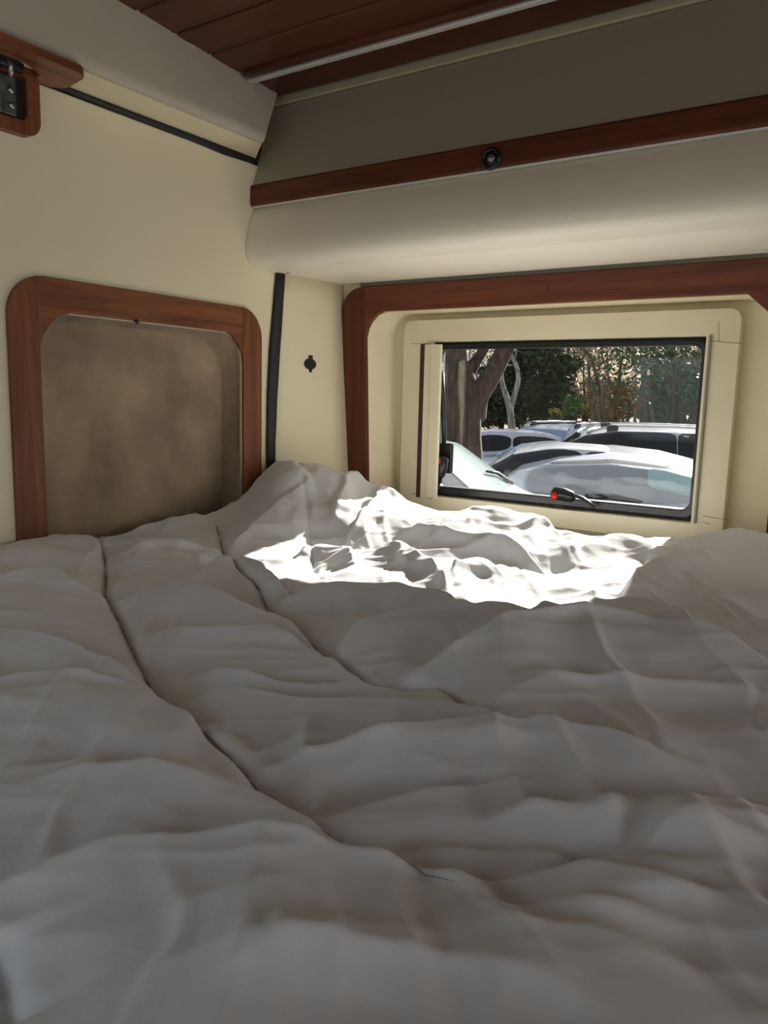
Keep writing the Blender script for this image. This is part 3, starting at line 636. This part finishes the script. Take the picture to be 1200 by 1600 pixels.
def car(label, loc, head, L, Wd, prof, kz, paint, ws, side, group='cars parked outside', rails=False, rear=None, wsu=None, sideu=None, mirrors=True, rearglass=TINT, crown=.035, tap=.30, sv=(.385, .615), pws=3.2, gap=.004):
    e = empty('car', (loc[0], loc[1], GZ), head); tag(e, label, 'car', group)
    u_ = np.array([p[0] for p in prof]); zt_ = np.array([p[1] for p in prof]) * kz; zb_ = np.array([p[2] for p in prof]) * kz
    uu = np.linspace(0, 1, 401); k = np.exp(-np.linspace(-2, 2, 13)**2); k /= k.sum()
    def sm(a): b = np.interp(uu, u_, a); return np.convolve(np.pad(b, 6, mode='edge'), k, 'valid')
    zt, zb = sm(zt_), sm(zb_)
    hw = Wd / 2 * (1 - .22 * np.clip(1 - uu / .14, 0, 1)**2.2 - .16 * np.clip((uu - .84) / .16, 0, 1)**2)
    H_ = max(zt)
    def Sf(u, s, off=0):
        """s -1..1 : left sill .. roof centre (0) .. right sill"""
        a = abs(s); sg = 1 if s >= 0 else -1
        ztu, zbu, w = (np.interp(u, uu, q) for q in (zt, zb, hw)); g = max(0.0, ztu - zbu)
        wt = w * (1 - tap * min(1, g / (.42 * kz))) if g > .02 else w * .97
        cr_ = crown
        P = [(0, ztu + cr_), (wt * .5, ztu + cr_ * .75), (wt * .86, ztu + cr_ * .22), (wt * .97, ztu - .035 * min(1, g / .2)), (wt * .5 + w * .5, (ztu + zbu) / 2 + .02), (w * .975, zbu + .005), (w, zbu * .8), (w * .985, zbu * .55), (w * .93, .24)]
        A = [0, .17, .30, .36, .50, .64, .76, .88, 1.0]
        y = np.interp(a, A, [q[0] for q in P]); z = np.interp(a, A, [q[1] for q in P])
        return Vector((L * (.5 - u), sg * y, z))
    def Sn(u, s, off):
        e1 = Sf(min(1, u + .004), s) - Sf(max(0, u - .004), s); e2 = Sf(u, min(1, s + .01)) - Sf(u, max(-1, s - .01))
        n = e1.cross(e2); n.normalize()
        if n.z < 0 or (abs(n.z) < .05 and n.y * s < 0): n = -n
        return Sf(u, s) + n * off
    us = np.r_[0, .008, .02, .035, np.linspace(.06, .96, 46), .975, .988, 1]
    ss = sorted(set([-1, -.94, -.88, -.82, -.76, -.70, -.64, -.57, -.50, -.43, -.36, -.33, -.30, -.235, -.17, -.085]) | {-0.0} | set([.085, .17, .235, .30, .33, .36, .43, .50, .57, .64, .70, .76, .82, .88, .94, 1]))
    vs = [Sf(u, s) for u in us for s in ss]; n = len(ss)
    fs = [(i*n+j, i*n+j+1, (i+1)*n+j+1, (i+1)*n+j) for i in range(len(us)-1) for j in range(n-1)]
    fs += [tuple(range(n)), tuple(range((len(us)-1)*n, len(us)*n))]
    fs += [(i*n, (i+1)*n, (i+1)*n+n-1, i*n+n-1) for i in range(len(us)-1)]
    body = pyd('body', vs, fs, paint, e, True)
    def patch(nm, u0, u1, s0, s1, m_, off=.006, pw=4.0, nr=7, na=40, curve=0):
        vs = [Sn((u0+u1)/2, (s0+s1)/2, off)]; fs = []
        for r_ in range(1, nr+1):
            for a_ in range(na):
                th = 2*math.pi*a_/na; c, s = math.cos(th), math.sin(th)
                q = (abs(c)**pw + abs(s)**pw) ** (-1/pw) * r_/nr; A_, B_ = c*q, s*q
                vs.append(Sn((u0+u1)/2 + A_*(u1-u0)/2 + curve * B_ * B_, (s0+s1)/2 + B_*(s1-s0)/2, off))
        for a_ in range(na): fs.append((0, 1+a_, 1+(a_+1) % na))
        for r_ in range(nr-1):
            for a_ in range(na): b = 1 + r_*na; fs.append((b+a_, b+na+a_, b+na+(a_+1) % na, b+(a_+1) % na))
        return pyd(nm, vs, fs, m_, e, True)
    w0, w1 = wsu or (prof[5][0] + .008, prof[6][0] - .004)
    patch('windscreen', w0, w1, -.30, .30, ws, .006, 7, curve=.012)
    s0, s1 = sideu or (prof[6][0] - .06, .86)
    mid = (s0 + s1) / 2
    for sg in (-1, 1):
        patch('side_window', s0, mid - gap, sg * sv[0], sg * sv[1], side, .006, pws); patch('side_window', mid + gap, s1, sg * sv[0], sg * sv[1], side, .006, pws)
        if mirrors:
            bm = bmesh.new(); c = Sf(w0 + .045, sg * .62) + Vector((.02, sg * .10, .06))
            bmesh.ops.create_uvsphere(bm, u_segments=14, v_segments=8, radius=1)
            for v in bm.verts: v.co = Vector((v.co.x * .06, v.co.y * .11, v.co.z * .07)) + c
            bobj('mirror', bm, paint, e, True)
        for u_w in (.17, .81):
            wz = .31; bm = bmesh.new(); cc = Vector((L * (.5 - u_w), sg * (Wd / 2 - .19), wz)); add_cyl(bm, cc, (0, sg, 0), wz, .20, 28)
            wh = bobj('wheel', bm, TYRE, e); bm = bmesh.new(); add_cyl(bm, cc + Vector((0, sg * .2, 0)), (0, sg, 0), .2, .012, 24, .17)
            bobj('rim', bm, RIM, wh)
        patch('headlamp', .022, .075, sg * .42, sg * .66, HLAMP, .006, 2.5)
        patch('tail_lamp', .955, .985, sg * .42, sg * .70, LAMP, .006, 3)
        if rails:
            ra = [(Sf(u, sg * .27) + Vector((0, 0, .055 if .40 < u < .88 else .01))) for u in np.linspace(.385, .90, 14)]
            tube('roof_rail', ra, .017, mat('satin_rail', (.62, .62, .62), .35, metal=.6) if sg < 0 else RIM, e, 8)
            for u in (.45, .79):
                c = Sf(u, sg * .27); bm = bmesh.new(); add_box(bm, (c.x - .07, c.y - .03, c.z - .05), (c.x + .07, c.y + .03, c.z + .075)); bobj('rail_mount', bm, TRIMB, e, bevel=.01)
    if rear: patch('rear_window', *rear, rearglass, .006, 3.2 if rear[3] < .3 else 2.6)
    patch('bumper', .0, .012, -.8, .8, TRIMB, .01)
    return e, Sf, Sn, patch
def head_of(v): return math.atan2(v[1], v[0])
def spot(px, d): p = Pd(px, 622, d); return p
def heading(px_dir_deg): return R(px_dir_deg)
fw = ray(960, 640); away = head_of((fw[0], fw[1]))
# near white car, seen end-on, wide rounded glass with reflections painted on a sheet beneath
fw = ray(962, 640); away = head_of((fw[0], fw[1]))
c = spot(962, 6.2); ctr = c + np.array([math.cos(away), math.sin(away), 0]) * 2.0
e, Sf, Sn, patch = car('white car nearest the window with grey reflections painted behind its wide rounded glass', ctr, away, 4.0, 2.04, HATCH, .865, WHITE, TINT, TINT, crown=.145, tap=.10)
GREYREFL = mat('painted_grey_reflection', (.13, .135, .15), .5, metal=0, bump=1.0, bscale=5, var=.25, vscale=3)  # grey tree and sky reflection, painted as a sheet under the glass
o = patch('reflection_sheet', .832, .966, -.262, .262, GREYREFL, .004, 2.6, 14, 64); o['label'] = 'grey sheet under the glass painted as reflected trees and sky'
o = patch('rear_window', .828, .970, -.27, .27, glass('clear_car_glass', (.80, .85, .86), .018, .02), .012, 2.6, 10, 64)
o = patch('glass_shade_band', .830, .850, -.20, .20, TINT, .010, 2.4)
o = patch('sky_reflection_patch', .862, .925, -.245, -.11, mat('painted_aqua_reflection', (.36, .66, .66), .3), .010, 4); o['label'] = 'pale aqua patch painted as reflected sky at one end of the glass'  # clear-sky reflection painted as an aqua patch
tube('wiper', [Sn(.968, .03, .02), Sn(.962, .07, .03), Sn(.960, -.01, .03), Sn(.964, -.10, .025)], [.018, .02, .016, .008], TRIMB, e, 6)
def put(label, px, d, ang, L, Wd, prof, kz, paint, ws, side, anchor=.5, **kw):
    p = spot(px, d); h = away + R(ang); return car(label, (p[0] + math.cos(h) * L * (anchor - .5), p[1] + math.sin(h) * L * (anchor - .5)), h, L, Wd, prof, kz, paint, ws, side, **kw)
put('white low saloon with black side glass just behind the nearest car', 862, 7.8, 92, 4.3, 1.78, SEDAN, .992, WHITE2, PALEREFL, TINT, .5, sv=(.31, .66), sideu=(.28, .88), pws=7, gap=.001)
put('white estate with roof rails and very dark side windows behind the near cars', 984, 10.4, 95, 4.9, 1.85, SUV, .915, WHITE, TINT, TINT, .50, rails=True, sv=(.315, .66), sideu=(.265, .95), tap=.2, pws=8, gap=.001)
put('pale blue-silver people carrier with bright windscreen in the middle distance', 880, 14.6, 150, 4.5, 1.8, SUV, .85, SILV, BLUEG, TINT, .5, rails=True)
put('small white hatchback half hidden behind the big tree trunk', 772, 14.5, 95, 3.8, 1.65, HATCH, .87, WHITE, TINT, TINT, .5)
put('silver hatchback seen low between the saloon and the people carrier', 868, 12.4, 112, 4.0, 1.7, HATCH, .80, SILV, BLUEG, TINT, .5)
e, Sf, Sn, patch = put('white car at the left edge of the window with a sloping windscreen coloured pale as if sunlit', 800, 5.6, -90, 4.1, 1.72, HATCH, 1.06, WHITE, PALEREFL, PALEREFL, .29)

tube('wiper', [Sn(.300, .22, .02), Sn(.325, .15, .03), Sn(.335, .02, .03)], [.018, .014, .010], TRIMB, e, 6)
gap_blk = empty('bright_gap_block', tuple(Pd(917, 655, 62) * [1, 1, 0] + [0, 0, 0])); tag(gap_blk, 'low white block added in place of the bright clearing behind the trees', 'bright_gap_block')  # white block with roof and door, added for a bright gap between trees
box('wall', (-2.4, 0, -.6), (2.4, 4, 1.55), mat('bright_gap_white', (.85, .85, .82), .8), gap_blk); box('roof', (-2.6, -.3, 1.55), (2.6, 4.2, 1.7), mat('pale_roof', (.5, .5, .48), .8), gap_blk, .03)
box('door', (-.4, -.04, -.5), (.5, .0, 1.2), mat('grey_door', (.3, .33, .35), .6), gap_blk)

# ------------------------------------------------------------------ trees
def bark(name, col): return mat(name, col, .95, bump=1.0, bscale=22, var=.7, vscale=14, stretch=(1, 1, .14))
BARKD = bark('dark_bark', (.075, .05, .035)); BARKM = bark('brown_bark', (.16, .12, .085)); BARKP = bark('pale_bark', (.33, .30, .26)); TWIG = mat('twig', (.50, .43, .34), .9)
LEAFD = mat('dark_evergreen_leaf', (.040, .065, .028), .7, var=.4, vscale=3); LEAFG = mat('green_leaf', (.09, .17, .045), .6, var=.4, vscale=3)
LEAFY = mat('yellow_green_leaf', (.34, .32, .06), .6, var=.35, vscale=3); LEAFP = mat('pine_leaf', (.06, .13, .05), .6, var=.4, vscale=3); LEAFB = mat('brown_dry_leaf', (.22, .16, .085), .8, var=.4, vscale=3)
class TM:
    def __init__(s): s.v = []; s.f = []
    def tube(s, pts, rads, n=5):
        base = len(s.v); pts = [Vector(p) for p in pts]; ref = Vector((.31, .9, .1)).normalized()
        for i, p in enumerate(pts):
            t = (pts[min(i+1, len(pts)-1)] - pts[max(i-1, 0)]).normalized(); a = t.cross(ref).normalized(); b = t.cross(a)
            for k in range(n): q = 2*math.pi*k/n; s.v.append(p + (a*math.cos(q) + b*math.sin(q)) * rads[i])
        for i in range(len(pts)-1):
            for k in range(n): s.f.append((base+i*n+k, base+i*n+(k+1) % n, base+(i+1)*n+(k+1) % n, base+(i+1)*n+k))
    def build(s, name, m_, parent, off, smooth=True, kind=None):
        if not s.v: return
        o = pyd(name, [Vector(v) - off for v in s.v], s.f, m_, parent, smooth)
        if kind: o['kind'] = kind
        return o
def rv(a=1): return Vector((random.uniform(-a, a), random.uniform(-a, a), random.uniform(-a, a)))
def grow(tm, tw, p, d, ln, r, lv, tips):
    pts = [p]; rads = [r]; q = p.copy(); dd_ = d.normalized(); n = 4
    for i in range(n):
        dd_ = (dd_ + rv(.22) + Vector((0, 0, .04))).normalized(); q = q + dd_ * ln / n; pts.append(q.copy()); rads.append(r * (1 - .62 * (i+1)/n))
    (tm if lv >= 2 else tw).tube(pts, rads, 5 if lv >= 2 else 3)
    tips.append((pts[-1], lv))
    if lv > 0:
        for k in range(3 if lv > 1 else 4):
            i = random.choice([2, 3, 4, 4]); nd = (dd_ + rv(.95)).normalized(); grow(tm, tw, pts[i], nd, ln * random.uniform(.55, .8), rads[i] * .75, lv - 1, tips)
def leaves(cs, n, size, rad):
    vs, fs = [], []; cs = list(cs)
    for i in range(n):
        c = random.choice(cs); p = c + Vector((random.gauss(0, rad), random.gauss(0, rad), random.gauss(0, rad * .8)))
        a = rv().normalized() * size * random.uniform(.6, 1.3); b = a.cross(rv()).normalized() * size * .45; k = len(vs)
        vs += [p - a, p + b, p + a, p - b]; fs.append((k, k+1, k+2, k+3))
    return vs, fs
def tree(label, stems, d, bk_, lv=3, fol=None, twigs=TWIG, group=None, cat='tree', nlim=None, sub=2, ln=1.3):
    """stems: list of (pixel polyline, pixel radii); the tree stands at depth d"""
    base = Pd(stems[0][0][0][0], stems[0][0][0][1], d); base[2] = GZ + max(0, (base[1] - 17) * 1.5 / 103); b0 = Vector(base)
    e = empty('tree', base); tag(e, label, cat, group)
    tm, tw, tips = TM(), TM(), []
    for si, (pl, rr) in enumerate(stems):
        st_ = TM(); pts = [Vector(Pd(x, y, d + random.uniform(-.12, .12))) for x, y in pl]; rads = [r * d / F for r in rr]
        if si == 0: pts = [Vector((pts[0].x, pts[0].y, b0.z - .05))] + pts; rads = [rads[0] * 1.15] + rads
        pp_ = []; rr_ = []
        for q in densify([tuple(p) for p in pts], 4): pp_.append(Vector(q))
        rr_ = list(np.interp(np.linspace(0, 1, len(pp_)), np.linspace(0, 1, len(rads)), rads))
        st_.tube(pp_, rr_, 14); st_.build('trunk' if si == 0 else 'limb', bk_, e, b0)
        for k in range(sub):
            i = random.randrange(len(pp_) // 2, len(pp_)); grow(tm, tw, pp_[i], (pp_[min(i+1, len(pp_)-1)] - pp_[i-1]).normalized() + rv(.9), ln * random.uniform(.7, 1.2), max(.012, rr_[i] * .4), lv, tips)
        grow(tm, tw, pp_[-1], (pp_[-1] - pp_[-2]), ln, rr_[-1] * .8, lv, tips)
    tm.build('branches', bk_, e, b0); tw.build('twigs', twigs, e, b0, True, 'stuff')
    if fol:
        m_, n_, sz, rd = fol; vs, fs = leaves([t[0] for t in tips], n_, sz, rd)
        o = pyd('foliage', [v - b0 for v in vs], fs, m_, e); o['kind'] = 'stuff'
    return e
# the big old trunks on the left
tree('huge dark rough-barked tree trunk forking behind the left side of the window', [
  ([(728, 740), (726, 690), (724, 640), (722, 600), (716, 560), (710, 520), (704, 470), (700, 400)], [27, 26, 27, 24, 16, 13, 11, 8]),
  ([(738, 650), (746, 620), (766, 590), (782, 560), (796, 530), (806, 490), (822, 430)], [22, 18, 15, 14, 13, 11, 7]),
  ([(728, 620), (735, 580), (750, 555), (762, 535), (776, 500), (786, 450)], [14, 10, 8, 7, 6, 4]),
  ([(796, 545), (812, 535), (840, 525)], [5, 4, 2])], 10.5, BARKD, 2, None, TWIG, sub=1)
tree('leaning grey-brown trunk at the far left edge of the window', [
  ([(702, 740), (699, 680), (697, 620), (694, 575), (690, 540), (680, 490)], [15, 14, 13, 12, 11, 8]),
  ([(697, 610), (705, 570), (700, 545), (712, 505)], [8, 8, 7, 4])], 11.5, BARKM, 2, None, TWIG, sub=1)
tree('pale slender tree splitting into a V beside the huge trunk', [
  ([(802, 700), (798, 650), (794, 628), (786, 605), (783, 585), (778, 560)], [6, 5.5, 5, 4, 3, 2]),
  ([(798, 638), (806, 610), (810, 590), (806, 570), (797, 550), (794, 520)], [4.5, 4.2, 3.8, 3, 2.2, 1.5])], 18, BARKP, 2, None, mat('pale_twig', (.42, .40, .35), .9), sub=3)
tree('dark tree forking low with one limb arching up to the left in mid window', [
  ([(942, 700), (936, 668), (928, 640), (922, 610), (921, 590)], [9, 8, 6, 4.5, 3]),
  ([(944, 665), (940, 620), (930, 580), (922, 556), (912, 546), (904, 535)], [4, 3.5, 3.2, 3, 3, 2.4]),
  ([(944, 672), (956, 645), (964, 622), (966, 600), (972, 560)], [7, 5.5, 4, 3, 2])], 21, BARKM, 3, (LEAFB, 900, .05, .5), sub=3)
tree('straight tall trunk rising in the middle of the grove', [
  ([(1005, 700), (1005, 650), (1007, 600), (1004, 560), (1001, 530), (1000, 480)], [7, 6, 5, 4.5, 4, 3]),
  ([(1022, 680), (1018, 650), (1010, 620), (1009, 590)], [3, 3, 2.5, 2])], 24, BARKM, 3, (LEAFB, 1200, .05, .6), sub=4)
tree('dark many-limbed tree at the right side of the window', [
  ([(1068, 700), (1066, 660), (1060, 635), (1058, 610)], [9, 8, 6, 4]),
  ([(1074, 670), (1084, 645), (1094, 620), (1097, 590)], [5, 5, 4, 3]),
  ([(1056, 670), (1050, 640), (1052, 600)], [7, 6, 3])], 20, BARKD, 3, (LEAFP, 2600, .09, .45), sub=3)
def blob(label, px, py, d, rx, rz, n, m_, sz, cat='tree', bkm=BARKD, group=None):
    """a leafy crown on its stem"""
    c0 = Vector(Pd(px, py, d)); gz = GZ + max(0, (c0.y - 17) * 1.5 / 103); b0 = Vector((c0.x, c0.y, gz))
    e = empty('tree' if cat == 'tree' else 'shrub', b0); tag(e, label, cat, group)
    rX, rZ = rx * d / F, rz * d / F; cs = []
    for i in range(46):
        v = rv().normalized() * random.random()**.4; cs.append(c0 + Vector((v.x * rX, v.y * rX * .8, v.z * rZ)))
    vs, fs = leaves(cs, n, sz, rX * .16)
    o = pyd('foliage', [v - b0 for v in vs], fs, m_, e); o['kind'] = 'stuff'
    t_ = TM(); t_.tube([b0, (b0 + c0) / 2 + rv(.1), c0], [.14, .11, .05], 8)
    for q in cs[:14]: t_.tube([(b0 + c0*2) / 3, (c0 + q) / 2 + rv(.1), q], [.05, .03, .012], 5)
    t_.build('trunk', bkm, e, b0)
blob('dense dark evergreen tree standing behind the pale V-shaped tree', 838, 590, 24, 55, 85, 11000, LEAFD, .10)
blob('dark evergreen tree filling the gap right of the huge trunk', 785, 625, 28, 45, 60, 8000, LEAFD, .11)
blob('bright green bush above the blue-silver people carrier', 893, 638, 19, 16, 22, 2600, LEAFG, .055, 'shrub')
blob('small yellow-green bush beside the bright green bush', 868, 648, 18.5, 8, 12, 1000, LEAFY, .05, 'shrub')
blob('yellow-leaved shrub in front of the bright clearing', 915, 640, 26, 16, 8, 900, LEAFY, .06, 'shrub')
blob('soft green pine at the upper right of the window', 1058, 590, 22, 42, 42, 6500, LEAFP, .09)
blob('green pine bough tree at the right window edge', 1090, 575, 25, 26, 30, 3600, LEAFP, .09)
blob('olive tree low between the straight trunk and the right pine', 1030, 640, 27, 26, 30, 3200, LEAFG, .07)
# bare woodland behind
for i in range(26):
    px = 700 + i * 17 + random.uniform(-6, 6); d = random.uniform(27, 44)
    bn_, bk2 = random.choice([('brown', BARKM), ('brown', BARKM), ('pale', BARKP), ('dark', BARKD)])
    tree('slender bare ' + bn_ + '-barked winter tree in the woodland behind the cars', [([(px, 690), (px + random.uniform(-4, 4), 640), (px + random.uniform(-7, 7), 590), (px + random.uniform(-9, 9), 540)], [2.6, 2.2, 1.6, 1.0])], d, bk2, 3, (LEAFB, 1500, .055, .7), TWIG, 'bare ' + bn_ + '-barked woodland trees', sub=6, ln=1.7)
for i in range(16):
    px = 690 + i * 29 + random.uniform(-6, 6); d = random.uniform(46, 56)
    py_ = 625 + random.uniform(-8, 8); rz_ = random.uniform(24, 50); cl_, m_ = random.choice([('dry brown', LEAFB), ('dry brown', LEAFB), ('dark green', LEAFD), ('mid green', LEAFG)])
    blob('distant ' + cl_ + ' bush at the back of the woodland', px, py_, d, 26, rz_, 2600, m_, .12, 'shrub', BARKM, 'distant ' + cl_ + ' bushes of the woodland')
